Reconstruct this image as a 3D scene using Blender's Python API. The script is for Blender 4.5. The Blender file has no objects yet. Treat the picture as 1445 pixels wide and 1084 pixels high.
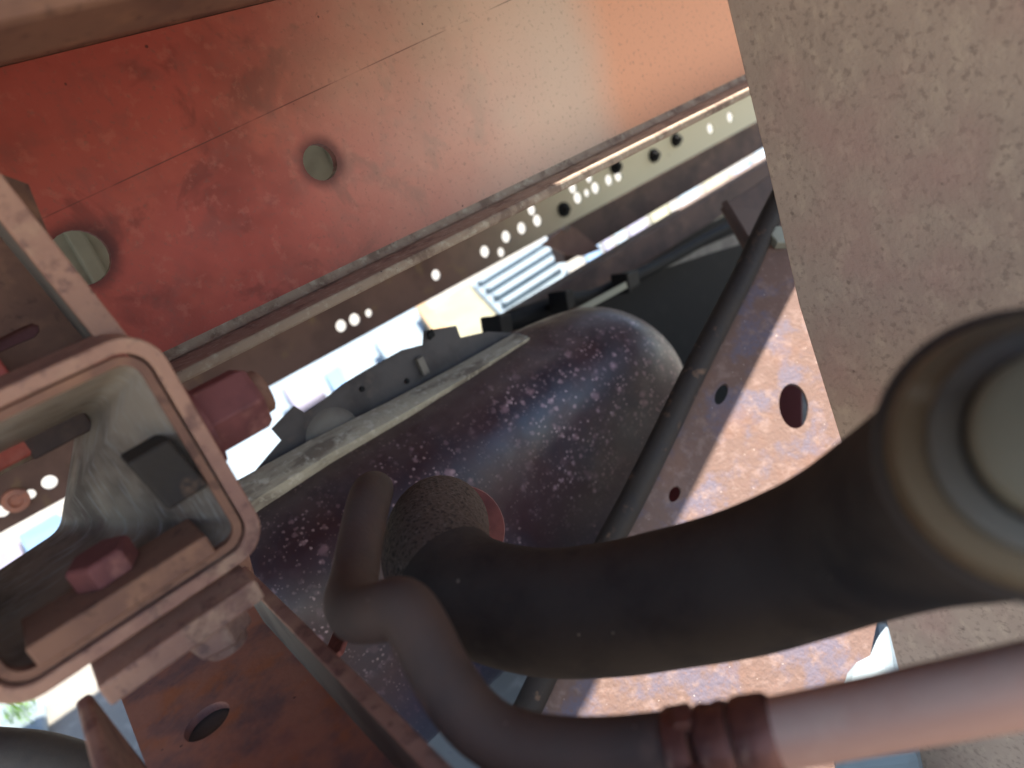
import bpy, bmesh, math, random
from mathutils import Vector, Matrix
random.seed(7)
scene = bpy.context.scene
COL = scene.collection

# ------------------------------------------------------------------ camera
W0, H0, F0 = 1445.0, 1084.0, 1000.0
CAMZ = 0.85
R_ = Vector((1468, -981, 1000)).normalized()            # along the chassis rail (right, down, forward)
D_ = Vector((994, 2143, 1000)); D_ = (D_ - D_.dot(R_) * R_).normalized()   # straight down
T_ = R_.cross(D_)                                        # across the truck, away
def c2w(v): return Vector((v.dot(R_), v.dot(T_), -v.dot(D_)))
CAM = Vector((0, 0, CAMZ))
cd = bpy.data.cameras.new('camera'); cam = bpy.data.objects.new('camera', cd); COL.objects.link(cam)
cx, cy, cz = c2w(Vector((1, 0, 0))), c2w(Vector((0, -1, 0))), c2w(Vector((0, 0, -1)))
m = Matrix.Identity(4)
for i in range(3): m[i][0], m[i][1], m[i][2], m[i][3] = cx[i], cy[i], cz[i], CAM[i]
cam.matrix_world = m
cd.sensor_width = 36; cd.lens = 36 * F0 / W0; cd.clip_start = 0.01; cd.clip_end = 500
cd.dof.use_dof = True; cd.dof.focus_distance = 0.47; cd.dof.aperture_fstop = 5.5
scene.camera = cam

# ------------------------------------------------------------------ light
SUN = Vector((0.45, 0.05, 0.88)).normalized()
world = bpy.data.worlds.new('World'); scene.world = world; world.use_nodes = True
nt = world.node_tree
sky = nt.nodes.new('ShaderNodeTexSky'); sky.sky_type = 'NISHITA'; sky.sun_disc = False
sky.sun_elevation = math.asin(SUN.z); sky.sun_rotation = math.atan2(SUN.x, SUN.y)
bg = nt.nodes['Background']; bg.inputs['Strength'].default_value = 0.11
nt.links.new(sky.outputs[0], bg.inputs['Color'])
sl = bpy.data.lights.new('sun', 'SUN'); sl.energy = 4.6; sl.angle = math.radians(0.9); sl.color = (1, 0.94, 0.86)
so = bpy.data.objects.new('sun', sl); COL.objects.link(so)
so.rotation_euler = SUN.to_track_quat('Z', 'Y').to_euler(); so.location = (2, 0, 5)
vs = scene.view_settings
vs.view_transform = 'Standard'; vs.look = 'None'; vs.gamma = 1; vs.use_curve_mapping = False
vs.exposure = 2.15
scene.cycles.max_bounces = 6; scene.cycles.diffuse_bounces = 4; scene.cycles.glossy_bounces = 3; scene.cycles.caustics_reflective = False; scene.cycles.caustics_refractive = False

# ------------------------------------------------------------------ pixel -> place
def ray(px, py): return c2w(Vector(((px - W0/2)/F0, (py - H0/2)/F0, 1)))
def at(px, py, d): return CAM + ray(px, py) * d
def onplane(px, py, p0, n):
    r = ray(px, py); return CAM + r * ((p0 - CAM).dot(n) / r.dot(n))
def onX(px, py, x): r = ray(px, py); return CAM + r * (x / r.x)
def onY(px, py, y): r = ray(px, py); return CAM + r * (y / r.y)
def onZ(px, py, z): r = ray(px, py); return CAM + r * ((z - CAMZ) / r.z)
def rel(x, y, z): return Vector((x, y, z + CAMZ))

# ------------------------------------------------------------------ materials
def s2l(c):
    if isinstance(c, str): c = [int(c[i:i+2], 16) for i in (0, 2, 4)]
    return tuple(((x/255)/12.92 if x/255 <= 0.04045 else ((x/255+0.055)/1.055)**2.4) for x in c) + (1,)
class MB:
    def __init__(s, name, base, rough=0.6, metal=0.0, spec=0.4):
        s.m = bpy.data.materials.new(name); s.m.use_nodes = True; s.t = s.m.node_tree
        s.b = s.t.nodes['Principled BSDF']
        s.b.inputs['Metallic'].default_value = metal
        s.b.inputs['Specular IOR Level'].default_value = spec
        s.tc = s.n('ShaderNodeTexCoord'); s.co = s.tc.outputs['Object']
        rgb = s.n('ShaderNodeRGB'); rgb.outputs[0].default_value = s2l(base); s.col = rgb.outputs[0]
        s.rough = None; s.rv = rough; s.b.inputs['Roughness'].default_value = rough; s.nrm = None
    def n(s, k, **kw):
        x = s.t.nodes.new(k)
        for a, b in kw.items(): setattr(x, a, b)
        return x
    def l(s, a, b): s.t.links.new(a, b)
    def mth(s, op, a, b=None, clamp=False):
        x = s.n('ShaderNodeMath', operation=op); x.use_clamp = clamp
        for i, v in enumerate((a, b)):
            if v is None: continue
            if isinstance(v, (int, float)): x.inputs[i].default_value = v
            else: s.l(v, x.inputs[i])
        return x.outputs[0]
    def rng(s, v, a, b, c=0.0, d=1.0, smooth=True):
        x = s.n('ShaderNodeMapRange'); x.interpolation_type = 'SMOOTHSTEP' if smooth else 'LINEAR'
        s.l(v, x.inputs[0]) 
        for i, q in enumerate((a, b, c, d)): x.inputs[i+1].default_value = q
        return x.outputs[0]
    def vec(s, stretch=None):
        if not stretch: return s.co
        x = s.n('ShaderNodeMapping'); x.inputs['Scale'].default_value = stretch; s.l(s.co, x.inputs[0]); return x.outputs[0]
    def noise(s, scale, detail=4, rough=0.6, stretch=None, dist=0.0):
        x = s.n('ShaderNodeTexNoise'); x.inputs['Scale'].default_value = scale; x.inputs['Detail'].default_value = detail
        x.inputs['Roughness'].default_value = rough; x.inputs['Distortion'].default_value = dist
        s.l(s.vec(stretch), x.inputs['Vector']); return x.outputs['Fac']
    def mix(s, fac, color, blend='MIX'):
        x = s.n('ShaderNodeMix', data_type='RGBA', blend_type=blend)
        if isinstance(fac, (int, float)): x.inputs[0].default_value = fac
        else: s.l(fac, x.inputs[0])
        s.l(s.col, x.inputs[6]); x.inputs[7].default_value = s2l(color); s.col = x.outputs[2]; return s
    def patch(s, color, scale, lo, hi, amt=1.0, **k):
        return s.mix(s.mth('MULTIPLY', s.rng(s.noise(scale, **k), lo, hi), amt), color)
    def specks(s, color, scale, size, keep=0.5, amt=1.0, mask=None):
        v = s.n('ShaderNodeTexVoronoi'); v.inputs['Scale'].default_value = scale; s.l(s.co, v.inputs['Vector'])
        sep = s.n('ShaderNodeSeparateColor'); s.l(v.outputs['Color'], sep.inputs[0])
        k = s.rng(sep.outputs[0], 1-keep, min(1.0, 1-keep+0.25))
        wob = s.mth('ADD', v.outputs['Distance'], s.mth('MULTIPLY', s.mth('SUBTRACT', s.noise(scale*3, 3), 0.5), size*1.6))
        f = s.mth('MULTIPLY', s.rng(wob, size, size*0.35), k)
        f = s.mth('MULTIPLY', f, amt)
        if mask is not None: f = s.mth('MULTIPLY', f, mask)
        return s.mix(f, color)
    def axis(s, i, a, b, wob=0.0, wscale=8):
        x = s.n('ShaderNodeSeparateXYZ'); s.l(s.co, x.inputs[0]); v = x.outputs[i]
        if wob: v = s.mth('ADD', v, s.mth('MULTIPLY', s.mth('SUBTRACT', s.noise(wscale, 5), 0.5), wob))
        return s.rng(v, a, b)
    def dust(s, color, amt=0.6, lo=0.3, hi=0.95, scale=30):
        g = s.n('ShaderNodeNewGeometry'); x = s.n('ShaderNodeSeparateXYZ'); s.l(g.outputs['Normal'], x.inputs[0])
        f = s.mth('MULTIPLY', s.rng(x.outputs[2], lo, hi), s.rng(s.noise(scale, 6), 0.25, 0.6, 0.3, 1.0))
        return s.mix(s.mth('MULTIPLY', f, amt), color)
    def rvar(s, scale, lo, hi, **k):
        s.l(s.rng(s.noise(scale, **k), 0.3, 0.7, lo, hi), s.b.inputs['Roughness']); return s
    def bump(s, scale, strength, dist=0.001, detail=3, **k):
        x = s.n('ShaderNodeBump'); x.inputs['Strength'].default_value = strength; x.inputs['Distance'].default_value = dist
        s.l(s.noise(scale, detail=detail, **k), x.inputs['Height'])
        if s.nrm is not None: s.l(s.nrm, x.inputs['Normal'])
        s.nrm = x.outputs[0]; return s
    def done(s):
        s.l(s.col, s.b.inputs['Base Color'])
        if s.nrm is not None: s.l(s.nrm, s.b.inputs['Normal'])
        return s.m

# red oxide rail: red primer, a beige dusted length, an orange length with light painted into the colour
b = MB('red_oxide', (188, 86, 72), 0.62)
b.patch((146, 62, 50), 9, 0.45, 0.7, 0.8).patch((194, 92, 74), 16, 0.5, 0.68, 0.7).patch((150, 82, 72), 40, 0.5, 0.72, 0.6).patch((124, 56, 48), 22, 0.56, 0.68, 0.6, dist=0.6).patch((198, 112, 94), 90, 0.54, 0.68, 0.45)
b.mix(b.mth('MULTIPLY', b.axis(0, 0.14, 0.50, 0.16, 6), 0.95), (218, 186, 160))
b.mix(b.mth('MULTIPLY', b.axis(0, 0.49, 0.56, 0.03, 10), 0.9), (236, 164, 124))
b.patch((120, 92, 80), 260, 0.55, 0.7, 0.35)
b.specks((70, 40, 34), 70, 0.08, 0.2, 0.8).specks((40, 26, 26), 45, 0.06, 0.3, 1.0)
for a_, c_ in ((0.10, 0.034),):               # long scratches
    x = b.n('ShaderNodeSeparateXYZ'); b.l(b.co, x.inputs[0])
    q = b.mth('ABSOLUTE', b.mth('SUBTRACT', x.outputs[2], b.mth('ADD', b.mth('MULTIPLY', x.outputs[0], a_), c_ - 0.01)))
    b.mix(b.mth('MULTIPLY', b.rng(q, 0.0006, 0.0002), b.rng(b.noise(14), 0.4, 0.6, 0, 0.7)), (90, 50, 44))
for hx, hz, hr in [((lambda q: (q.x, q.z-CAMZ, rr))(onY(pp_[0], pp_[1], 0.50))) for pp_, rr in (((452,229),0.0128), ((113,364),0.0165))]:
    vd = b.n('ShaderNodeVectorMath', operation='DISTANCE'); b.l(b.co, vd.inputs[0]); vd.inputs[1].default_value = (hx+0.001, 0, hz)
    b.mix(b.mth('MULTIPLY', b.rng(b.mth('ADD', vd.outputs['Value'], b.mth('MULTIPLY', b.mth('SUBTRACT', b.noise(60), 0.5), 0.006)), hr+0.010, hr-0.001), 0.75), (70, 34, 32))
b.dust((168, 150, 128), 0.9, 0.4, 0.95, 60).bump(500, 0.25, 0.0006).bump(60, 0.2, 0.001)
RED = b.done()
b = MB('dusty_flange', (160, 138, 118), 0.85)
b.patch((104, 80, 68), 50, 0.45, 0.65, 0.7).patch((186, 172, 150), 140, 0.5, 0.7, 0.7).specks((70, 54, 48), 160, 0.12, 0.3).bump(300, 0.4)
DUSTY = b.done()
b = MB('brown_rust', (140, 100, 80), 0.8)
b.patch((108, 76, 66), 12, 0.42, 0.65, 0.8).patch((172, 124, 94), 26, 0.52, 0.7, 0.6).patch((70, 48, 44), 120, 0.55, 0.7, 0.5).bump(180, 0.35)
BROWN = b.done()
b = MB('pink_rust', (176, 132, 110), 0.75)
b.patch((142, 102, 90), 18, 0.42, 0.65, 0.8).patch((192, 156, 126), 40, 0.5, 0.7, 0.6).patch((104, 74, 70), 150, 0.55, 0.68, 0.6).patch((112, 78, 70), 55, 0.54, 0.66, 0.6).specks((92, 62, 56), 120, 0.2, 0.35, 0.6).bump(160, 0.6, 0.0015)
PINK = b.done()
b = MB('plum_rust', (128, 74, 70), 0.7)
b.patch((96, 54, 54), 24, 0.42, 0.65, 0.8).patch((160, 106, 94), 60, 0.52, 0.7, 0.6).bump(160, 0.4)
PLUM = b.done()
b = MB('grey_bare_steel', (164, 148, 132), 0.55, 0.15)
b.patch((104, 92, 84), 20, 0.42, 0.66, 0.8).patch((180, 176, 172), 60, 0.5, 0.7, 0.6, stretch=(1, 6, 1)).patch((110, 78, 74), 30, 0.6, 0.75, 0.6)
b.rvar(40, 0.42, 0.65).bump(220, 0.3, stretch=(1, 5, 1))
STEEL = b.done()
b = MB('grey_paint', (112, 106, 98), 0.6); b.patch((84, 76, 72), 25, 0.42, 0.65, 0.8).bump(200, 0.2); GREY = b.done()
b = MB('orange_brown_rust', (198, 132, 108), 0.6)
b.patch((136, 104, 102), 22, 0.42, 0.62, 0.9).patch((206, 124, 84), 34, 0.5, 0.68, 0.8).patch((112, 84, 96), 14, 0.55, 0.7, 0.6).specks((50, 34, 40), 110, 0.14, 0.3).specks((206, 180, 160), 140, 0.06, 0.2)
b.bump(120, 0.3).rvar(30, 0.4, 0.75)
CHAN = b.done()
b = MB('speckled_panel', (184, 158, 138), 0.8)
b.patch((164, 140, 122), 14, 0.4, 0.66, 0.5).patch((200, 174, 150), 120, 0.48, 0.68, 0.6, stretch=(1, 1, .5)).patch((136, 114, 100), 230, 0.52, 0.68, 0.6).patch((190, 148, 134), 7, 0.5, 0.7, 0.6)
b.specks((84, 62, 52), 95, 0.16, 0.35, 0.8).specks((130, 72, 46), 16, 0.05, 0.3, 0.9).bump(350, 0.4)
PANEL = b.done()
# tank: satin dark plum paint, blue-grey low down, covered with pale blooms
b = MB('tank_paint', (50, 27, 33), 0.40, 0.0, 0.5)
b.patch((36, 30, 42), 9, 0.42, 0.64, 0.9).patch((64, 33, 38), 7, 0.5, 0.7, 0.6)
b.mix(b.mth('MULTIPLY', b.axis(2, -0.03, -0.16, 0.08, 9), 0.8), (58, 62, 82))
mask_ = b.rng(b.noise(7, 4), 0.40, 0.60)
b.patch((104, 80, 88), 110, 0.58, 0.72, 0.35, detail=3).specks((158, 122, 130), 46, 0.30, 0.8, 0.5, mask_).specks((170, 136, 142), 95, 0.34, 0.7, 0.6, mask_).specks((190, 160, 162), 190, 0.34, 0.6, 0.7, mask_).specks((150, 126, 126), 320, 0.3, 0.35, 0.5)
b.specks((180, 150, 146), 60, 0.10, 0.25, 0.7).specks((20, 16, 20), 70, 0.07, 0.25)
b.dust((112, 96, 92), 0.5, 0.6, 1.0, 40).rvar(30, 0.30, 0.5).bump(260, 0.15)
TANK = b.done()
b = MB('caked_dust', (178, 168, 148), 0.95)
b.patch((116, 104, 92), 40, 0.45, 0.62, 0.9, stretch=(0.25, 1, 1)).patch((206, 198, 180), 120, 0.5, 0.7, 0.8).patch((70, 58, 54), 26, 0.6, 0.7, 0.9, stretch=(0.3, 1, 1)).bump(220, 0.8, 0.002)
CAKED = b.done()
b = MB('black_rubber', (64, 55, 50), 0.8, 0, 0.12)
b.patch((44, 38, 37), 18, 0.42, 0.66, 0.8).patch((76, 66, 60), 30, 0.56, 0.74, 0.5).specks((130, 116, 104), 120, 0.10, 0.10, 0.7).specks((150, 136, 120), 40, 0.07, 0.16, 0.6)
b.dust((86, 76, 68), 0.35, 0.4, 1.0, 80).bump(380, 0.25)
RUBBER = b.done()
b = MB('gritty_rubber', (98, 84, 75), 0.95, 0, 0.15)
b.patch((52, 45, 42), 420, 0.48, 0.64, 0.8, detail=3).patch((126, 112, 102), 300, 0.54, 0.68, 0.5, detail=3).specks((170, 156, 142), 170, 0.12, 0.16, 0.8).bump(420, 0.8, 0.0016, detail=3).bump(150, 0.3, 0.001)
GRIT = b.done()
b = MB('plum_rubber', (80, 60, 52), 0.72, 0, 0.3)
b.patch((60, 47, 43), 20, 0.42, 0.66, 0.8).patch((104, 78, 66), 26, 0.62, 0.74, 0.6).specks((150, 132, 118), 110, 0.09, 0.12, 0.7).dust((90, 78, 72), 0.35, 0.4, 1.0, 80).bump(420, 0.3)
RUBBER2 = b.done()
b = MB('gusset_rust', (118, 94, 84), 0.85)
b.patch((104, 100, 116), 26, 0.47, 0.62, 0.7).patch((134, 98, 80), 14, 0.5, 0.68, 0.5).patch((146, 122, 112), 90, 0.5, 0.68, 0.6).patch((124, 94, 82), 300, 0.52, 0.66, 0.5)
b.specks((236, 220, 205), 210, 0.13, 0.3, 0.8).specks((70, 50, 44), 150, 0.09, 0.2, 0.8).bump(240, 0.5, 0.0015)
GUSSET = b.done()
b = MB('gusset_lip', (50, 42, 36), 0.75); b.patch((44, 38, 36), 30, 0.42, 0.62, 0.9).patch((120, 92, 72), 60, 0.58, 0.72, 0.7).specks((170, 150, 130), 130, 0.1, 0.2).bump(200, 0.5); LIP = b.done()
b = MB('black_plastic', (16, 15, 16), 0.65, 0, 0.2); b.patch((30, 28, 27), 30, 0.5, 0.7, 0.5).bump(200, 0.15); BLACK = b.done()
b = MB('charcoal_sheet', (76, 71, 70), 0.7); b.patch((54, 48, 48), 16, 0.42, 0.65, 0.8).patch((98, 86, 78), 40, 0.55, 0.72, 0.5).dust((130, 118, 104), 0.5).bump(200, 0.3); CHAR = b.done()
b = MB('dark_brown_steel', (86, 66, 60), 0.7); b.patch((60, 46, 44), 14, 0.42, 0.65, 0.8).patch((116, 90, 76), 30, 0.55, 0.72, 0.5).dust((120, 104, 94), 0.5).bump(200, 0.3); DARKST = b.done()
b = MB('far_rail_paint_and_sun', (128, 96, 84), 0.7)
b.patch((100, 74, 66), 8, 0.42, 0.65, 0.8).patch((146, 118, 84), 22, 0.56, 0.7, 0.6)
b.mix(b.mth('MULTIPLY', b.axis(0, 0.62, 1.25, 0.1, 6), 0.95), (222, 216, 186))  # sunlit right end of the rail, painted in as a paler colour
b.patch((96, 80, 60), 34, 0.66, 0.74, 0.7).bump(160, 0.2)
FAR = b.done()
b = MB('pale_panel', (156, 158, 144), 0.7); b.patch((126, 126, 114), 12, 0.45, 0.65, 0.7).bump(200, 0.2); PALE = b.done()
b = MB('pink_pipe', (196, 146, 124), 0.55); b.patch((164, 112, 94), 14, 0.42, 0.66, 0.7, stretch=(.4, .4, .4)).patch((216, 172, 146), 40, 0.5, 0.7, 0.5).dust((206, 186, 172), 0.5).bump(220, 0.2); PIPE = b.done()
b = MB('clamp_steel', (118, 74, 62), 0.5, 0.4); b.patch((80, 48, 44), 40, 0.42, 0.62, 0.9).patch((166, 130, 110), 70, 0.55, 0.7, 0.7).bump(200, 0.4); CLAMP = b.done()
b = MB('ochre_metal', (98, 82, 62), 0.6, 0.2); b.patch((96, 64, 34), 30, 0.45, 0.6, 0.9).patch((160, 150, 134), 24, 0.54, 0.68, 0.8).bump(150, 0.3); OCHRE = b.done()
b = MB('dull_alloy', (84, 78, 70), 0.5, 0.2); b.patch((62, 56, 50), 30, 0.45, 0.65, 0.8).bump(150, 0.2); ALLOY = b.done()
b = MB('concrete', (122, 118, 110), 0.9); b.patch((116, 112, 102), 1.4, 0.42, 0.62, 0.7).patch((160, 156, 146), 18, 0.5, 0.7, 0.6).patch((90, 86, 96), 60, 0.6, 0.72, 0.6).specks((90, 84, 78), 40, 0.14, 0.3).bump(60, 0.5, 0.004); CONC = b.done()
def plain(name, c, rough=0.6):
    b = MB(name, c, rough); d = tuple(int(x*0.84) for x in c); b.patch(d, 6, 0.42, 0.66, 0.6).bump(80, 0.15); return b.done()
CAPM = plain('beige_cap', (96, 88, 72)); DKRED = plain('dark_red_paint', (92, 30, 28)); WHITE = plain('white_sheet', (116, 128, 134)); CREAM = plain('cream_board', (124, 118, 90)); BLUEISH = plain('pale_blue_plastic', (90, 114, 138))
LILAC = plain('lilac_white', (114, 110, 124)); TAN = plain('tan_timber', (150, 120, 82)); GRASS = plain('grass', (110, 150, 50)); TIMBER = plain('shade_plank_timber', (120, 92, 72), 0.8)

# ------------------------------------------------------------------ geometry helpers: each returns (verts, faces)
def merge(*gs):
    V, F = [], []
    for v, f in gs:
        o = len(V); V += list(v); F += [[i + o for i in q] for q in f]
    return V, F
def obox(c, ux, uy, uz):
    """centre and three half-extent vectors"""
    V = [c + ux*a + uy*b_ + uz*d for d in (-1, 1) for b_ in (-1, 1) for a in (-1, 1)]
    return V, [[0,2,3,1],[4,5,7,6],[0,1,5,4],[2,6,7,3],[0,4,6,2],[1,3,7,5]]
def box(x0, x1, y0, y1, z0, z1):
    return obox(rel((x0+x1)/2, (y0+y1)/2, (z0+z1)/2), Vector(((x1-x0)/2,0,0)), Vector((0,(y1-y0)/2,0)), Vector((0,0,(z1-z0)/2)))
def circ(c, u, v, r, n=24): return [c + u*(r*math.cos(2*math.pi*i/n)) + v*(r*math.sin(2*math.pi*i/n)) for i in range(n)]
def plate(outer, holes, th):
    """flat plate with real holes; th = thickness vector to the back face"""
    bm = bmesh.new(); loops = []
    for lp in [outer] + holes:
        vs_ = [bm.verts.new(p) for p in lp]; loops.append(vs_)
        for i in range(len(vs_)): bm.edges.new((vs_[i], vs_[(i+1) % len(vs_)]))
    bmesh.ops.triangle_fill(bm, use_beauty=True, use_dissolve=False, edges=bm.edges[:], normal=th.normalized())
    bm.verts.index_update()
    V = [v.co.copy() for v in bm.verts]; F = [[v.index for v in f.verts] for f in bm.faces]
    n = len(V); L = [[v.index for v in lp] for lp in loops]; bm.free()
    V2 = V + [v + th for v in V]; F2 = F + [[i + n for i in reversed(f)] for f in F]
    for lp in L:
        for i in range(len(lp)): a, c = lp[i], lp[(i+1) % len(lp)]; F2.append([a, c, c+n, a+n])
    return V2, F2
def catmull(P, k=10):
    out = []
    n = len(P)
    for i in range(n - 1):
        p0, p1, p2, p3 = P[max(i-1,0)], P[i], P[i+1], P[min(i+2,n-1)]
        for j in range(k):
            t = j / k
            out.append(tuple(0.5*((2*b_) + (-a+c)*t + (2*a-5*b_+4*c-d)*t*t + (-a+3*b_-3*c+d)*t**3) for a, b_, c, d in zip(p0, p1, p2, p3)))
    out.append(tuple(P[-1])); return out
def sweep(P, seg=32, k=10, caps=True):
    """P: list of (x,y,z,r)"""
    Q = catmull(P, k); pts = [Vector(q[:3]) for q in Q]; V, F = [], []
    up = None
    for i, p in enumerate(pts):
        t = (pts[min(i+1, len(pts)-1)] - pts[max(i-1, 0)]).normalized()
        if up is None: up = t.orthogonal().normalized()
        up = (up - t * up.dot(t)).normalized(); s_ = t.cross(up)
        V += [p + (up*math.cos(2*math.pi*j/seg) + s_*math.sin(2*math.pi*j/seg)) * Q[i][3] for j in range(seg)]
    for i in range(len(pts)-1):
        for j in range(seg):
            a = i*seg+j; b_ = i*seg+(j+1) % seg; F.append([a, b_, b_+seg, a+seg])
    if caps: F.append(list(range(seg))[::-1]); F.append([len(V)-seg+j for j in range(seg)])
    return V, F
def lathe(c, ax, prof, seg=40, closed=False):
    ax = ax.normalized(); u = ax.orthogonal().normalized(); v = ax.cross(u); V, F = [], []
    for s_, r in prof: V += [c + ax*s_ + (u*math.cos(2*math.pi*j/seg) + v*math.sin(2*math.pi*j/seg))*r for j in range(seg)]
    m_ = len(prof)
    for i in range(m_ if closed else m_-1):
        for j in range(seg):
            a = i*seg+j; b_ = i*seg+(j+1) % seg; k2 = (i+1) % m_; F.append([a, b_, k2*seg+(j+1) % seg, k2*seg+j])
    if not closed: F.append(list(range(seg))[::-1]); F.append([(m_-1)*seg+j for j in range(seg)])
    return V, F
def hexa(c, ax, r, h, turn=0.0, ch=0.12):
    ax = ax.normalized(); u = ax.orthogonal().normalized(); u = Matrix.Rotation(turn, 3, ax) @ u; v = ax.cross(u); V, F = [], []
    for s_, q in ((0, 1), (h*(1-ch), 1), (h, 0.88)):
        V += [c + ax*s_ + (u*math.cos(math.pi*j/3) + v*math.sin(math.pi*j/3))*r*q for j in range(6)]
    for i in range(2):
        for j in range(6): a = i*6+j; b_ = i*6+(j+1) % 6; F.append([a, b_, b_+6, a+6])
    F.append([5,4,3,2,1,0]); F.append([12+j for j in range(6)]); return V, F

# ------------------------------------------------------------------ things and parts
def mk(name, g, mat, smooth=False, bevel=0.0, origin=None, angle=40):
    V, F = g
    used = sorted({i for f in F for i in f})
    if len(used) < len(V): mp = {q: k for k, q in enumerate(used)}; V = [V[q] for q in used]; F = [[mp[i] for i in f] for f in F]
    lo = Vector([min(v[i] for v in V) for i in range(3)]); hi = Vector([max(v[i] for v in V) for i in range(3)])
    o0 = origin if origin is not None else Vector(((lo.x+hi.x)/2, (lo.y+hi.y)/2, lo.z))
    me = bpy.data.meshes.new(name); me.from_pydata([tuple(Vector(v)-o0) for v in V], [], F); me.update()
    bm = bmesh.new(); bm.from_mesh(me); bmesh.ops.recalc_face_normals(bm, faces=bm.faces[:]); bm.to_mesh(me); bm.free()
    me.materials.append(mat)
    if smooth:
        me.polygons.foreach_set('use_smooth', [True]*len(me.polygons))
        try: me.set_sharp_from_angle(angle=math.radians(angle))
        except Exception: pass
    o = bpy.data.objects.new(name, me); COL.objects.link(o); o.location = o0
    if bevel:
        b_ = o.modifiers.new('bevel', 'BEVEL'); b_.width = bevel; b_.segments = 2; b_.limit_method = 'ANGLE'; b_.angle_limit = math.radians(35)
    return o
def tag(o, label, cat, group=None):
    o['label'] = label; o['category'] = cat
    if group: o['group'] = group
    return o
def thing(name, label, cat, base, group=None):
    o = bpy.data.objects.new(name, None); o.empty_display_size = 0.02; COL.objects.link(o); o.location = base
    return tag(o, label, cat, group)
def wloc(o):
    l = o.location.copy(); p = o.parent
    while p: l = l + p.location; p = p.parent
    return l
def part(parent, name, g, mat, **k):
    o = mk(name, g, mat, **k); o.location = o.location - wloc(parent); o.parent = parent; return o
def tuple4(px, py, d, r): p = at(px, py, d); return (p.x, p.y, p.z, r)
X, Y, Z = Vector((1,0,0)), Vector((0,1,0)), Vector((0,0,1))

# ------------------------------------------------------------------ setting
g = mk('ground', ([Vector((-60,-60,0)), Vector((60,-60,0)), Vector((60,60,0)), Vector((-60,60,0))], [[0,1,2,3]]), CONC, origin=Vector((0,0,0)))
g['kind'] = 'structure'

# ------------------------------------------------------------------ red chassis rail
YW, ZT, ZB = 0.50, 0.109, -0.075
t = thing('chassis_rail', 'long red oxide channel rail with two round holes and a dusty lower flange', 'chassis rail', rel(0.6, YW, ZB-0.008))
hol = [circ(onY(452, 229, YW), X, Z, 0.0128), circ(onY(113, 364, YW), X, Z, 0.0165), circ(rel(-0.25, YW, 0.03), X, Z, 0.012), circ(rel(1.1, YW, 0.0), X, Z, 0.013)]
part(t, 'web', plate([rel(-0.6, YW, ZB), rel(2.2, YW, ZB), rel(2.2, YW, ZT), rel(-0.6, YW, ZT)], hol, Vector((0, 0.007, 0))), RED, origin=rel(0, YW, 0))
part(t, 'lower_flange', box(-0.6, 2.2, 0.447, YW+0.007, ZB-0.008, ZB-0.0005), DUSTY, bevel=0.002)
part(t, 'upper_flange', box(-0.6, 2.2, 0.472, YW+0.007, ZT+0.0005, ZT+0.008), BROWN, bevel=0.002)
prof = [(0.006*math.cos(a), 0.006*math.sin(a)) for a in (math.radians(d) for d in (180, 202, 225, 247, 270))]
V = []; 
for xx in (-0.6, 2.2):
    V += [rel(xx, YW-0.0005-0.0065-p[0]-0.0, ZB+0.0065+p[1]) if False else rel(xx, YW-0.006+0.006*math.sin(i*math.pi/8)-0.0003, ZB+0.006-0.006*math.cos(i*math.pi/8)) for i in range(5)] + [rel(xx, YW-0.0003, ZB+0.0002)]
part(t, 'fillet', (V, [[i, i+1, i+7, i+6] for i in range(5)]), DUSTY, smooth=True)

tag(mk('body_bearer', box(-0.7, 0.45, 0.285, 0.335, 0.0738, 0.2999), BROWN, bevel=0.004), 'blurred brown steel bearer passing in front of the top of the red rail', 'beam')
t = tag(mk('packing_strip', box(-0.6, 2.2, 0.474, 0.52, ZT+0.0085, 0.2999), BROWN, bevel=0.003), 'brown steel packing strip standing on the top flange of the red rail', 'beam')

# ------------------------------------------------------------------ planks added out of view overhead (shade everything but the gap by the gusset)
t = thing('shade_planks', 'unseen timber planks added overhead to shade everything but the gusset gap', 'added shade planks', rel(0.2, 0.7, 0.3))
yy = -0.27
while yy < 1.75:
    y1 = yy + 0.116
    xe = 2.4 if (y1 < 0.33 or 0.5 < yy < 1.0) else (0.58 if yy < 0.5 else 1.45)
    part(t, 'shade_plank', box(-1.3, xe, yy, y1-0.001, 0.3003, 0.335), TIMBER)
    if xe == 0.58: part(t, 'shade_plank', box(1.08, 2.4, yy, y1-0.001, 0.3003, 0.335), TIMBER)
    yy = y1

# ------------------------------------------------------------------ far perforated rail and what hangs by it
YF = 1.15
t = thing('perforated_rail', 'thin far rail drilled with rows of small round holes, brown then painted pale as if sunlit', 'chassis rail', rel(1.2, YF, -0.281))
hp = [(482,460,8.5),(501,451,8.5),(521,442,5.5),(616,388,7.5),(685,355,8.2),(708,356,6.5),(715,334,8.2),(737,322,8.2),(759,311,8),(751,296,7.5),(809,265,7.5),(816,279,8),(829,272,5.5),(841,265,8),(832,251,6.5),(860,254,7.5),(873,248,7.5),(1003,181,7),(1031,165,7),(70,681,10),(43,698,7),(3,722,9)]
hol = []
for px, py, r in hp:
    c = onY(px, py, YF); hol.append(circ(c, X, Z, r/1000*((c-CAM).dot(c2w(Vector((0,0,1))))), 20))
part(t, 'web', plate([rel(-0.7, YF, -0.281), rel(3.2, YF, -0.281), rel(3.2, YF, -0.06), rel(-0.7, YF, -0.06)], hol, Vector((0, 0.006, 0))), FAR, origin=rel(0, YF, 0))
for px, py in ((795,296),(868,236),(922,220),(953,198)):
    c = onY(px, py, YF-0.0005)
    cl = part(t, 'clip', lathe(c, -Y, [(0,0.016),(0.006,0.015),(0.008,0.008),(0.016,0.007)], 12), BLACK, smooth=True)
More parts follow.
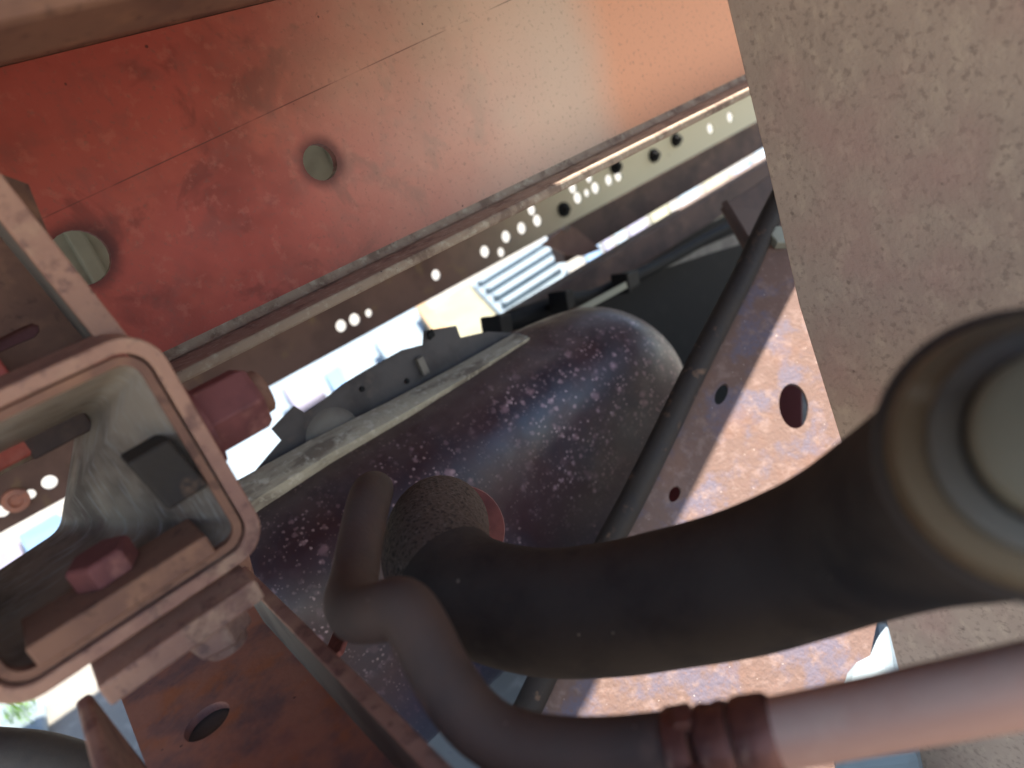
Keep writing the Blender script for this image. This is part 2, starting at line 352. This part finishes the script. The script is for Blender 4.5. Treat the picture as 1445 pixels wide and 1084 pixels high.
for px, py in ((22, 706),):
    c = onY(px, py, YF-0.0005); part(t, 'grommet', lathe(c, -Y, [(0,0.017),(0.005,0.016),(0.006,0.009),(0.002,0.007)], 20), CHAN, smooth=True)
t = thing('side_panel', 'pale grey pressed panel glimpsed through the round holes of the red rail', 'panel', rel(0.9, 1.25, -0.055))
part(t, 'sheet', box(-0.7, 3.2, 1.25, 1.256, -0.055, 0.26), PALE)
for px, py in ((470, 215), (122, 362)):
    c = onY(px, py, 1.2495); part(t, 'rib', box(c.x-0.012, c.x+0.012, 1.240, 1.2498, -0.055, 0.25), PALE, bevel=0.004)
t = tag(mk('lower_side_rail', box(0.985, 3.2, 1.19, 1.23, -0.366, -0.288), DARKST, bevel=0.004), 'dark brown rail running under the pale end of the perforated rail', 'rail')
t = thing('hanger_bracket', 'small dusty hanger plate with a ring, hung at the end of dark lower rail', 'bracket', onY(815, 372, 1.17))
P_ = [onY(a, b_, 1.17) for a, b_ in ((765,345),(800,318),(812,322),(848,352),(822,362),(800,360),(785,352))]
part(t, 'plate', plate(P_, [], Vector((0, 0.005, 0))), FAR)
c = onY(798, 321, 1.165); part(t, 'ring', lathe(c, -Y, [(0,0.008),(0.004,0.008),(0.004,0.0055),(0,0.0055)], 20, closed=True), GREY, smooth=True)

# ------------------------------------------------------------------ fuel tank
def rbox(x0, x1, y0, y1, z0, z1, r, n=26):
    bm = bmesh.new(); bmesh.ops.create_cube(bm, size=2.0); bmesh.ops.subdivide_edges(bm, edges=bm.edges[:], cuts=n, use_grid_fill=True)
    c = rel((x0+x1)/2, (y0+y1)/2, (z0+z1)/2); h = Vector(((x1-x0)/2, (y1-y0)/2, (z1-z0)/2)); i_ = Vector((h.x-r, h.y-r, h.z-r))
    V = []
    for v in bm.verts:
        # concentrate the grid in the rounded corners
        q = Vector([math.copysign((1-(1-abs(v.co[k]))**1.6), v.co[k])*h[k] for k in range(3)])
        inn = Vector([max(-i_[k], min(i_[k], q[k])) for k in range(3)]); d = q - inn
        p = inn + d.normalized()*r if d.length > 1e-6 else q
        V.append(c + p)
    bm.verts.index_update(); F = [[v.index for v in f.verts] for f in bm.faces]; bm.free(); return V, F
TX0, TX1, TY0, TY1, TZ1, TZ0 = 0.015, 0.635, 0.55, 0.75, -0.243, -0.56
t = thing('fuel_tank', 'dark plum rounded fuel tank covered with pale speckles', 'fuel tank', rel(0.34, 0.7, TZ0))
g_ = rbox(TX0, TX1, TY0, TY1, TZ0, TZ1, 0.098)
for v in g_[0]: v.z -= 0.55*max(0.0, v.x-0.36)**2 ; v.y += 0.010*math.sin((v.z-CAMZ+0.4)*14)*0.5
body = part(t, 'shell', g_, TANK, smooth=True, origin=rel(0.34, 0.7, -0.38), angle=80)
# caked seam lip along the top front shoulder
lipf = [onY(px, py, 0.632) for px, py in ((335,702),(450,634),(560,576),(650,525),(735,474))]
n_ = len(lipf); V = []
for k_, p in enumerate(lipf):
    w_ = 0.011*(1-0.75*k_/(n_-1))
    V += [p+Vector((0,-0.013,-w_*1.5)), p+Vector((0,-0.016,-w_*0.4)), p+Vector((0,-0.006,w_*0.5)), p+Vector((0,0.012,w_*0.9)), p+Vector((0,0.012,-0.02))]
F = [[i*5+j, i*5+(j+1)%5, (i+1)*5+(j+1)%5, (i+1)*5+j] for i in range(n_-1) for j in range(5)] + [[4,3,2,1,0], [(n_-1)*5+j for j in range(5)]]
part(t, 'seam_lip', (V, F), CAKED, smooth=True, angle=60)
pn = at(650, 748, 0.47); pw = (at(646, 746, 0.60) - pn)
part(t, 'filler_neck', lathe(pn, pw, [(0,0.029),(0.006,0.030),(0.012,0.029),(pw.length*0.9,0.029)]), PLUM, smooth=True)
pb = at(531, 690, 0.44); pq = at(534, 690, 0.60)-pb; part(t, 'breather_spigot', lathe(pb, pq, [(0,0.006),(pq.length,0.006)], 20), PLUM, smooth=True)
b0, b1 = at(470, 925, 0.42), at(500, 850, 0.47)
d = (b1-b0); part(t, 'strap', obox((b0+b1)/2, d*0.6, X*0.008, d.cross(X).normalized()*0.002), PLUM, bevel=0.001)

# charcoal sheet standing behind the tank shoulder
YS = 0.655
t = thing('tank_shield', 'charcoal sheet shield with small black discs for dark holes standing behind the tank shoulder', 'shield', onY(560, 560, YS))
pp = [(335,715),(352,676),(398,622),(384,606),(416,573),(431,583),(459,564),(484,543),(519,522),(569,494),(598,487),(599,467),(644,460),(650,477),(690,468),(730,470),(780,470),(780,520),(560,620),(400,700)]
part(t, 'sheet', plate([onY(a, b_, YS) for a, b_ in pp], [], Vector((0, 0.003, 0))), CHAR)
for px, py in ((511,549),(574,538),(597,514)): part(t, 'dark_hole_disc', lathe(onY(px, py, YS-0.0004), -Y, [(0,0.003),(0.0015,0.0026),(0.002,0.001)], 12), BLACK, smooth=True)  # black discs set on the sheet in place of dark holes
p0 = onY(600, 475, YS-0.001); part(t, 'tab', obox(onY(608, 472, YS-0.003), Vector((0.004,0,0.001)), Y*0.002, Z*0.004), BLACK, bevel=0.001)
part(t, 'clip', obox(onY(596, 516, YS-0.004), X*0.004, Y*0.003, Z*0.010), GREY, bevel=0.001)
p0, p1 = onY(432, 610, YS-0.004), onY(505, 580, YS-0.004)
part(t, 'bulge', lathe(onY(470, 615, YS+0.002), -Y, [(0,0.030),(0.006,0.026),(0.010,0.018)], 28), GREY, smooth=True)

# wiring bar behind the tank: rail, loom, connectors
YC = 0.95
t = tag(mk('cross_bar', box(0.60, 2.3, YC, YC+0.04, -0.375, -0.322), DARKST, bevel=0.004), 'dark brown bar behind the tank, carrying the black wiring loom', 'bar')
t = thing('wiring_loom', 'black taped wiring loom with connectors running along the dark bar', 'wiring loom', rel(1.0, 0.92, -0.4))
LP = [tuple4(a, b_, d_, r_) for a, b_, d_, r_ in ((690,462,1.02,0.012),(730,450,1.06,0.016),(790,428,1.12,0.014),(840,415,1.18,0.010),(880,398,1.22,0.012),(940,368,1.30,0.011),(1000,335,1.38,0.011),(1060,305,1.46,0.011))]
part(t, 'sleeve', sweep(LP, 14, 6), BLACK, smooth=True)
for px, py, d_, sx in ((704,459,1.0,0.022),(795,424,1.08,0.016),(885,396,1.18,0.024)):
    c = at(px, py, d_); u = (at(px+20, py-10, d_+0.05)-c).normalized(); w_ = u.cross(Y).normalized()
    part(t, 'connector', merge(obox(c, u*sx, u.cross(w_)*0.012, w_*0.013), obox(c-u*sx*1.1, u*0.004, u.cross(w_)*0.015, w_*0.017)), BLACK, bevel=0.002)
c0, c1 = at(812, 441, 1.02), at(884, 402, 1.10)
u = c1-c0; part(t, 'cable_tie', obox((c0+c1)/2, u*0.5, Y*0.001, u.cross(Y).normalized()*0.005), PALE)
t = tag(mk('black_liner', plate([onY(a, b_, 1.0) for a, b_ in ((760,450),(830,400),(920,358),(1050,290),(1130,250),(1160,800),(700,1180),(600,900))], [], Vector((0, 0.004, 0))), BLACK), 'black plastic liner sheet hanging in the gap behind the tank end', 'liner')
c0, c1 = onY(945, 372, 0.885), onY(1052, 338, 0.885)
t = tag(mk('highlight_strip', plate([onY(a, b_, 0.885) for a, b_ in ((925,385),(985,352),(1048,326),(1054,342),(1000,358),(940,378))], [], Vector((0,0.003,0))), GREY), 'thin grey strip added as the highlight along the top of the black liner', 'strip')  # dim highlight on the liner, put in as a grey strip
t = thing('crossmember_end', 'reddish brown angled crossmember end above the gusset, beside the big panel', 'crossmember', at(1062, 330, 0.93))
e = [at(1022,290,0.95), at(1105,235,1.02), at(1112,300,1.0), at(1056,350,0.93)]
nn = (e[1]-e[0]).cross(e[2]-e[0]).normalized()
part(t, 'face', plate(e, [], nn*0.01), DARKST, bevel=0.002)
e2 = [at(1020,291,0.945), at(1028,286,0.942), at(1064,345,0.92), at(1056,352,0.925)]
part(t, 'edge', plate(e2, [], (e2[1]-e2[0]).cross(e2[2]-e2[0]).normalized()*-0.012), DARKST, bevel=0.001)

# ------------------------------------------------------------------ gusset plate
GA, GB, GC = at(1090, 330, 0.80), at(740, 1010, 0.615), at(1250, 900, 0.62)
GN = (GB-GA).cross(GC-GA).normalized()
if GN.z < 0: GN = -GN
def og(px, py): return onplane(px, py, GA, GN)
t = thing('gusset_plate', 'sunlit tan rusty gusset plate with one oval hole, two slots and a rolled dark edge', 'gusset plate', og(990, 800))
gu = (GA-GB).normalized(); gv = GN.cross(gu)
def oval(px, py, a, b2, tilt, n=28):
    ct, st = math.cos(math.radians(tilt)), math.sin(math.radians(tilt))
    return [og(px+a*math.cos(q)*ct-b2*math.sin(q)*st, py+a*math.cos(q)*st+b2*math.sin(q)*ct) for q in (2*math.pi*k/n for k in range(n))]
hol = [oval(1120,573,20.5,32,-8), oval(1018,556,8,16,24,20), oval(952,697,7.5,12,24,20)]
part(t, 'sheet', plate([og(1092,318), og(1200,250), og(1330,560), og(1237,880), og(1195,1090), og(1180,1180), og(650,1180)], hol, -GN*0.004), GUSSET)
lp = [(1124,236),(1082,318),(1045,398),(985,515),(905,680),(850,785),(790,905),(745,1000),(690,1110),(640,1210)]
part(t, 'rolled_edge', sweep([tuple(og(a, b_) + GN*0.004) + (0.0125,) for a, b_ in lp], 18, 6), LIP, smooth=True)
c = og(1100,340)+GN*0.001; part(t, 'bolt_head', hexa(c, GN, 0.013, 0.012, 0.3), PALE)

# ------------------------------------------------------------------ big speckled panel on the right
XP = 0.40
t = tag(mk('upright_panel', plate([onX(1018,-30,XP), onX(1085,245,XP), onX(1127,430,XP), onX(1192,640,XP), onX(1302,1084,XP), onX(1360,1300,XP), rel(XP,-0.30,-0.62), rel(XP,-0.30,0.295), rel(XP, onX(1018,-30,XP).y, 0.295)], [], Vector((0.006,0,0))), PANEL, bevel=0.001), 'large flat speckled grey-brown panel standing beside the gusset plate', 'panel')

# ------------------------------------------------------------------ filler hose
t = thing('filler_hose', 'thick black rubber filler hose curving from the tank to metal coupling', 'hose', at(950, 940, 0.32))
hp_ = [(628,722,0.470,.016),(626,726,0.462,.0245),(622,738,0.442,.0297),(617,760,0.415,.0306),(620,796,0.386,.0302),(666,838,0.365,.0298),(760,862,0.345,.0299),(860,858,0.330,.030),(950,842,0.316,.030),(1040,822,0.300,.030),(1120,795,0.286,.030),(1200,762,0.264,.030),(1285,722,0.230,.0305),(1370,686,0.196,.031),(1448,647,0.171,.031)]
HP = [tuple4(*q) for q in hp_]
HV, HF = sweep(HP, 44, 8)
cut = 44*(4*8+3)
part(t, 'tube', (HV, [f for f in HF if (len(f) == 4 and min(f) >= cut) or (len(f) > 4 and min(f) > cut)]), RUBBER, smooth=True)
part(t, 'elbow', (HV, [f for f in HF if (len(f) == 4 and min(f) < cut) or (len(f) > 4 and min(f) == 0)]), GRIT, smooth=True)
ca, cb = at(1462, 640, 0.166), at(1540, 606, 0.128)
ax = (cb-ca).normalized()
part(t, 'hose_end', lathe(ca-ax*0.006, ax, [(0,0.0310),(0.002,0.0345),(0.009,0.0348),(0.011,0.031)]), RUBBER, smooth=True)
part(t, 'collar', lathe(ca+ax*0.0055, ax, [(0,0.0300),(0.001,0.0318),(0.010,0.0300),(0.012,0.027)]), OCHRE, smooth=True)
part(t, 'band', lathe(ca+ax*0.0178, ax, [(0,0.0215),(0.001,0.0245),(0.008,0.0240),(0.009,0.0215)]), ALLOY, smooth=True)
part(t, 'groove', lathe(ca+ax*0.027, ax, [(0,0.0185),(0.004,0.0185)]), BLACK, smooth=True)
part(t, 'end_cap', lathe(ca+ax*0.0312, ax, [(0,0.0165),(0.001,0.0178),(0.006,0.0174),(0.008,0.015)]), CAPM, smooth=True)

# ------------------------------------------------------------------ breather hose and steel pipe
t = thing('breather_hose', 'thin dark rubber breather hose with a tight double bend below the tank', 'hose', at(620, 960, 0.26))
bp = [(531,690,0.445,.0108),(526,694,0.405,.0116),(520,710,0.372,.0113),(509,762,0.352,.0112),(500,815,0.330,.0112),(494,848,0.305,.0113),(505,866,0.284,.0113),(535,864,0.270,.0112),(566,858,0.262,.0113),(590,886,0.258,.0112),(622,950,0.253,.0112),(664,1010,0.248,.0112),(712,1044,0.243,.0112),(780,1060,0.238,.0112),(860,1062,0.234,.0112),(950,1055,0.229,.0112)]
part(t, 'tube', sweep([tuple4(*q) for q in bp], 30, 8), RUBBER2, smooth=True)
t = thing('steel_pipe', 'smooth pinkish steel pipe clamped onto the thin breather hose', 'pipe', at(1200, 1060, 0.2))
pl = [(900,1060,0.233,.0095),(1000,1050,0.2255,.0100),(1100,1034,0.2170,.0104),(1250,1005,0.2040,.0104),(1445,966,0.1860,.0104),(1700,915,0.166,.0104),(2000,855,0.15,.0104)]
PL = [tuple4(*q) for q in pl]
part(t, 'tube', sweep(PL[1:], 30, 8), PIPE, smooth=True)
ca, cb = at(940, 1057, 0.2295), at(1095, 1035, 0.2175); ax = (cb-ca).normalized(); Lc = (cb-ca).length
c1_ = part(t, 'hose_clamp', lathe(ca+ax*Lc*0.06, ax, [(0,0.0114),(0.0005,0.0124),(0.0075,0.0126),(0.008,0.0114)], 30), CLAMP, smooth=True)
part(t, 'flare', lathe(ca+ax*Lc*0.66, ax, [(0,0.0108),(0.001,0.0120),(0.004,0.0124),(0.0105,0.0122),(0.0125,0.0108)], 30), CLAMP, smooth=True)
part(t, 'crimp', lathe(ca+ax*Lc*0.34, ax, [(0,0.0112),(0.002,0.0119),(0.005,0.0113),(0.008,0.0120),(0.0105,0.0114)], 30), CLAMP, smooth=True)
sv = c2w(Vector((0,-1,-0.5))).normalized()
part(c1_, 'ear', obox(ca+ax*Lc*0.10+sv*0.013, ax*0.003, ax.cross(sv)*0.004, sv*0.003), CLAMP, bevel=0.0006)
sv2 = c2w(Vector((0.1,0.2,-1))).normalized()
part(c1_, 'screw', hexa(ca+ax*Lc*0.16+sv2*0.0115, sv2, 0.0042, 0.004), CLAMP)

# ------------------------------------------------------------------ box bracket at the left
def rrect(x0, x1, z0, z1, r, y, n=6):
    P = []
    for (cx_, cz_, a0) in ((x1-r, z1-r, 0), (x0+r, z1-r, 90), (x0+r, z0+r, 180), (x1-r, z0+r, 270)):
        for i in range(n+1):
            a = math.radians(a0 + 90*i/n); P.append(Vector((cx_+r*math.cos(a), y, cz_+r*math.sin(a)+CAMZ)))
    return P
def ring_loft(sections, mats=None):
    """sections: loops joined in order, last back to first"""
    n = len(sections[0]); V = [p for s_ in sections for p in s_]; k = len(sections); F = []
    for i in range(k):
        for j in range(n): F.append([i*n+j, i*n+(j+1) % n, ((i+1) % k)*n+(j+1) % n, ((i+1) % k)*n+j])
    return V, F
t = thing('box_bracket', 'rusty square tube bracket bolted through, its hollow end open', 'bracket', rel(-0.01, 0.36, -0.145))
BX0, BX1, BZ0, BZ1, YB = -0.068, 0.045, -0.139, -0.030, 0.31
part(t, 'outer_sleeve', ring_loft([rrect(BX0, BX1, BZ0, BZ1, 0.016, YB), rrect(BX0, BX1, BZ0, BZ1, 0.016, YB+0.05), rrect(BX0+0.006, BX1-0.006, BZ0+0.006, BZ1-0.006, 0.011, YB+0.05), rrect(BX0+0.006, BX1-0.006, BZ0+0.006, BZ1-0.006, 0.011, YB)]), PINK, smooth=True, bevel=0.0008)
i0 = 0.0075; i1 = 0.0100
bk = [onY(a, b_, 0.43) for a, b_ in ((108,600),(84,748),(-70,850),(-70,690))]
def quad_loop(q, r=0.006, n=6):
    out = []; 
    for k in (0, 3, 2, 1):
        p, a, b_ = q[k], q[(k+1) % 4] if k in (0,) else q[(k+1) % 4], q[(k-1) % 4]
        for i in range(n+1):
            f = i/n; u = (b_-p).normalized() if False else None
            # order runs TR -> TL -> BL -> BR ; enter along previous side, leave along next side
            prev = q[{0:1, 3:0, 2:3, 1:2}[k]]; nxt = q[{0:3, 3:2, 2:1, 1:0}[k]]
            A = p + (prev-p).normalized()*r; B = p + (nxt-p).normalized()*r
            out.append(A*(1-f)**2 + p*2*f*(1-f) + B*f*f)
    return out
ql = quad_loop(bk); ql2 = [p + Vector((0.004, 0, 0.003)) if False else p*1.0 for p in quad_loop([bk[0]+Vector((.004,0,.004)), bk[1]+Vector((.004,0,-.004)), bk[2]+Vector((-.004,0,-.004)), bk[3]+Vector((-.004,0,.004))])]
fr_o = rrect(BX0+i0, BX1-i0, BZ0+i0, BZ1-i0, 0.0105, YB+0.004); fr_i = rrect(BX0+i1, BX1-i1, BZ0+i1, BZ1-i1, 0.0075, YB+0.004)
part(t, 'inner_sleeve', ring_loft([fr_o, ql2, ql, fr_i]), STEEL, smooth=True, angle=50)
fo2 = rrect(BX0+i0-0.0004, BX1-i0+0.0004, BZ0+i0-0.0004, BZ1-i0+0.0004, 0.0105, YB+0.0025); fi2 = rrect(BX0+i1+0.0006, BX1-i1-0.0006, BZ0+i1+0.0006, BZ1-i1-0.0006, 0.0075, YB+0.0025)
part(t, 'inner_rim', ring_loft([fo2, [p+Y*0.005 for p in fo2], [p+Y*0.005 for p in fi2], fi2]), BROWN, smooth=True)
# hardware through the right wall
cN = rel(BX1, 0.335, -0.082)
n1 = part(t, 'nut', hexa(cN+X*0.003, X, 0.0170, 0.026, 0.2), PLUM, bevel=0.001)
part(n1, 'washer', lathe(cN+X*0.0002, X, [(0,0.020),(0.0028,0.020)], 28), PLUM, smooth=True)
part(n1, 'bolt_tip', lathe(cN+X*0.0292, X, [(0,0.011),(0.004,0.0105),(0.005,0.009)], 20), BROWN, smooth=True)
hd = at(232, 664, 0.296); part(t, 'bolt_head', obox(hd, Vector((0.009,0.001,0)), Vector((0,0.010,0.0)), Vector((0.002,0,-0.013))), LIP, bevel=0.0015)
# plates clamped inside and under the bottom wall
zb = BZ0 + i1
part(t, 'inner_plate', obox(rel(-0.013, YB+0.014, zb+0.0058), X*0.036, Y*0.016, Z*0.0050), BROWN, bevel=0.0012)
part(t, 'inner_bolt_head', hexa(rel(-0.014, YB+0.020, zb+0.0110), Z, 0.0135, 0.011, 0.4), PLUM, bevel=0.0008)
part(t, 'under_plate', obox(rel(-0.004, YB+0.010, BZ0-0.0125), X*0.034, Y*0.016, Z*0.0052), PINK, bevel=0.0012)
n2 = part(t, 'under_nut', hexa(rel(0.008, YB+0.016, BZ0-0.0180), -Z, 0.0150, 0.015, 0.1), PINK, bevel=0.001)
part(n2, 'bolt_tip', lathe(rel(0.008, YB+0.016, BZ0-0.0332), -Z, [(0,0.010),(0.004,0.0098),(0.005,0.008)], 20), PINK, smooth=True)

# ------------------------------------------------------------------ lower channel
ZC = -0.235
t = thing('lower_channel', 'rusty orange-brown channel with a round hole and upturned edge below the bracket', 'channel', rel(-0.02, 0.28, ZC))
hc = onZ(292, 1018, CAMZ+ZC)
part(t, 'floor', plate([rel(-0.051, -0.02, ZC), rel(0.040, -0.02, ZC), rel(0.040, 0.47, ZC), rel(-0.051, 0.47, ZC)], [circ(hc, X, Y, 0.0125, 28)], Vector((0,0,-0.005))), CHAN)
part(t, 'side_flange', box(0.034, 0.040, -0.02, 0.43, ZC+0.0003, -0.192), GREY, bevel=0.0008)
part(t, 'flange_rim', box(0.0338, 0.0404, -0.02, 0.43, -0.1918, -0.1885), PINK, bevel=0.0008)
part(t, 'rear_loop', sweep([tuple(rel(0.037, 0.425, -0.20))+(0.006,), tuple(rel(0.040,0.415,-0.175))+(0.0065,), tuple(rel(0.036,0.40,-0.160))+(0.0065,), tuple(rel(0.026,0.39,-0.155))+(0.006,)], 14, 6), PINK, smooth=True)
part(t, 'left_flange', box(-0.051, -0.0445, -0.02, 0.335, ZC+0.0003, -0.160), PINK, bevel=0.002)
t = tag(mk('plug_plate', box(-0.04, 0.02, 0.33, 0.41, ZC-0.0105, ZC-0.0062), GREY), 'dark grey plate seen through the hole of the lower channel', 'plate')

# ------------------------------------------------------------------ upright outrigger channel at top left
t = thing('outrigger_channel', 'upright channel with a slotted brown back plate, standing on the square bracket', 'channel', rel(-0.02, 0.40, -0.03))
e0, e1 = onY(-40, 240, 0.36), onY(163, 494, 0.36)
d = (e1-e0)
part(t, 'front_flange', obox((e0+e1)/2 + Vector((-0.0005,0.030,0)), d*0.5, Y*0.030, Vector((0.003,0,0))), GREY)
part(t, 'flange_rim', obox((e0+e1)/2 + Vector((0.0015,-0.0045,0)), d*0.5, Y*0.004, Vector((0.0055,0,0))), PINK, bevel=0.001)
YO = 0.42
sl_ = [onY(a, b_, YO) for a, b_ in ((-30,492),(30,462),(45,456),(55,460),(56,468),(48,477),(20,488),(-30,512))]
part(t, 'back_plate', plate([onY(a, b_, YO) for a, b_ in ((-120,200),(40,260),(125,470),(140,560),(60,612),(-120,700))], [sl_], Vector((0,0.005,0))), BROWN)
part(t, 'slot_backing', plate([onY(a, b_, YO+0.008) for a, b_ in ((-60,440),(90,420),(90,500),(-60,540))], [], Vector((0,0.002,0))), PLUM)
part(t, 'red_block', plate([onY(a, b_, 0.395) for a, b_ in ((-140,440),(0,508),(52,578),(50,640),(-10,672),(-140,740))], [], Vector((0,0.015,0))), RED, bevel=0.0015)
a0, a1 = onY(40, 628, 0.405), onY(118, 588, 0.405); u = a1-a0
part(t, 'lower_strip', obox((a0+a1)/2, u*0.55, Y*0.010, u.cross(Y).normalized()*0.006), DARKST, bevel=0.001)

t = tag(mk('grey_tube', sweep([tuple4(*q) for q in ((-120,1062,0.5,.020),(-20,1072,0.49,.021),(60,1082,0.48,.021),(140,1112,0.47,.020),(200,1180,0.46,.020))], 24, 6), CHAR, smooth=True), 'fat charcoal tube under the square bracket, beside the lower channel', 'tube')

# ------------------------------------------------------------------ sunlit yard beyond: pale things lying on the concrete
def slab(name, pix, z, th, mat, label, cat, group=None, bevel=0.01):
    P = [onZ(a, b_, z) for a, b_ in pix]
    return tag(mk(name, plate(P, [], Vector((0,0,-th))), mat, bevel=bevel), label, cat, group)
slab('white_sheet', ((250,600),(600,425),(600,500),(470,580),(330,720)), 0.05, 0.049, WHITE, 'white sheet lying in the sun behind the charcoal shield', 'sheet')
for a, b_, c, d, h, mt, lab in (((395,548),(440,522),(458,552),(415,578),0.14,LILAC,'lilac white carton on the white sheet, near the plum nut'),
        ((455,528),(478,514),(492,540),(470,553),0.17,BLUEISH,'small pale blue carton standing mid way along the white sheet'),
        ((525,482),(572,456),(590,492),(548,512),0.12,WHITE,'white carton at the timber batten end of the white sheet')):
    slab('carton', (a, b_, c, d), h, h-0.052, mt, lab, 'carton', 'cartons on the white sheet', 0.02)
slab('tan_batten', ((585,432),(600,424),(640,466),(620,480)), 0.12, 0.119, TAN, 'tan timber batten between white sheet and cream board', 'batten')
slab('cream_board', ((603,438),(662,395),(712,448),(690,520),(640,520)), 0.10, 0.099, CREAM, 'cream board lying in the sun past the tank', 'board')
t = thing('ribbed_sheet', 'white ribbed roofing sheet lying in the sun past the tank', 'sheet', onZ(735, 390, 0.0))
P = [onZ(a, b_, 0.12) for a, b_ in ((664,400),(778,330),(800,375),(790,400),(712,450))]
part(t, 'sheet', plate(P, [], Vector((0,0,-0.118))), WHITE, bevel=0.01)
for k in range(4):
    f = k/3; a = onZ(674+34*f, 402+30*f, 0.135); c = onZ(774+16*f, 340+40*f, 0.135)
    u = c-a; part(t, 'rib', obox((a+c)/2, u*0.48, u.cross(Z).normalized()*0.02, Z*0.0145), WHITE, bevel=0.006)
tubs = [((818,345),(842,332),(852,362),(828,375),0.14,BLUEISH,'pale blue tub at the near end of the row past the wiring bar'),
        ((846,334),(860,326),(870,352),(856,360),0.16,LILAC,'narrow lilac white tub beside the pale blue tub in the yard row'),
        ((863,322),(878,314),(888,345),(873,353),0.18,WHITE,'tall white tub standing between lilac tub and grey white crate'),
        ((882,318),(910,302),(918,330),(890,342),0.12,LILAC,'grey white crate beside the tall white tub in the yard row'),
        ((912,298),(942,278),(945,305),(922,325),0.16,CREAM,'cream tub at the far side of the grey white crate'),
        ((955,275),(985,256),(990,285),(958,300),0.14,WHITE,'white tub standing past the cream tub in the yard row'),
        ((990,256),(1030,238),(1030,268),(995,282),0.16,CREAM,'long cream box past the white tub in the yard row'),
        ((1033,236),(1060,218),(1060,250),(1035,262),0.15,BLUEISH,'pale blue box next to the long cream box'),
        ((1063,214),(1100,190),(1095,235),(1063,250),0.18,WHITE,'white box at the far end of the yard row')]
for a, b_, c, d, h, mt, lab in tubs:
    slab('yard_tub', (a, b_, c, d), h, h-0.002, mt, lab, 'tub', 'pale tubs and boxes in the sunlit yard', 0.03)
slab('pale_blue_sheet', ((24,755),(80,722),(112,745),(90,782),(45,800)), 0.08, 0.078, BLUEISH, 'pale blue plastic sheet seen through the hollow bracket', 'sheet')
slab('lilac_sheet', ((-120,850),(22,757),(44,800),(-40,900),(-120,920)), 0.06, 0.058, LILAC, 'lilac white sheet seen through the hollow bracket', 'sheet')
slab('sunlit_ground_slab', ((1215,860),(1255,872),(1270,960),(1300,1062),(1170,1075),(1180,985)), 0.32, 0.319, WHITE, 'white slab added as sunlit concrete ground past the gusset edge', 'slab')  # added slab standing for sunlit ground, raised to catch the sun
slab('white_offcut', ((-40,990),(60,985),(62,1030),(-40,1040)), 0.03, 0.028, WHITE, 'white offcut on the ground under the square bracket', 'offcut')
V, F = [], []
for k in range(160):
    c = onZ(random.uniform(22, 62), random.uniform(1000, 1034), 0.0); h = random.uniform(0.03, 0.07); a = random.uniform(0, 6.28); l = Vector((math.cos(a), math.sin(a), 0))
    o = len(V); V += [c-l*0.003, c+l*0.003, c+l.cross(Z)*random.uniform(-.03,.03)+Z*h]; F.append([o, o+1, o+2])
gr = mk('grass', (V, F), GRASS); gr['kind'] = 'stuff'; tag(gr, 'bright green grass tuft on the ground under the square bracket', 'grass')

# dark red crossmember under the gusset, seen through its hole and past the tank end
pr = [og(a, b_) - GN*0.12 for a, b_ in ((985,560),(1180,440),(1190,720),(930,760))]
tag(mk('red_crossmember', plate(pr, [], -GN*0.01), DKRED, bevel=0.002), 'dark red crossmember under the gusset plate, glimpsed through its hole', 'crossmember')
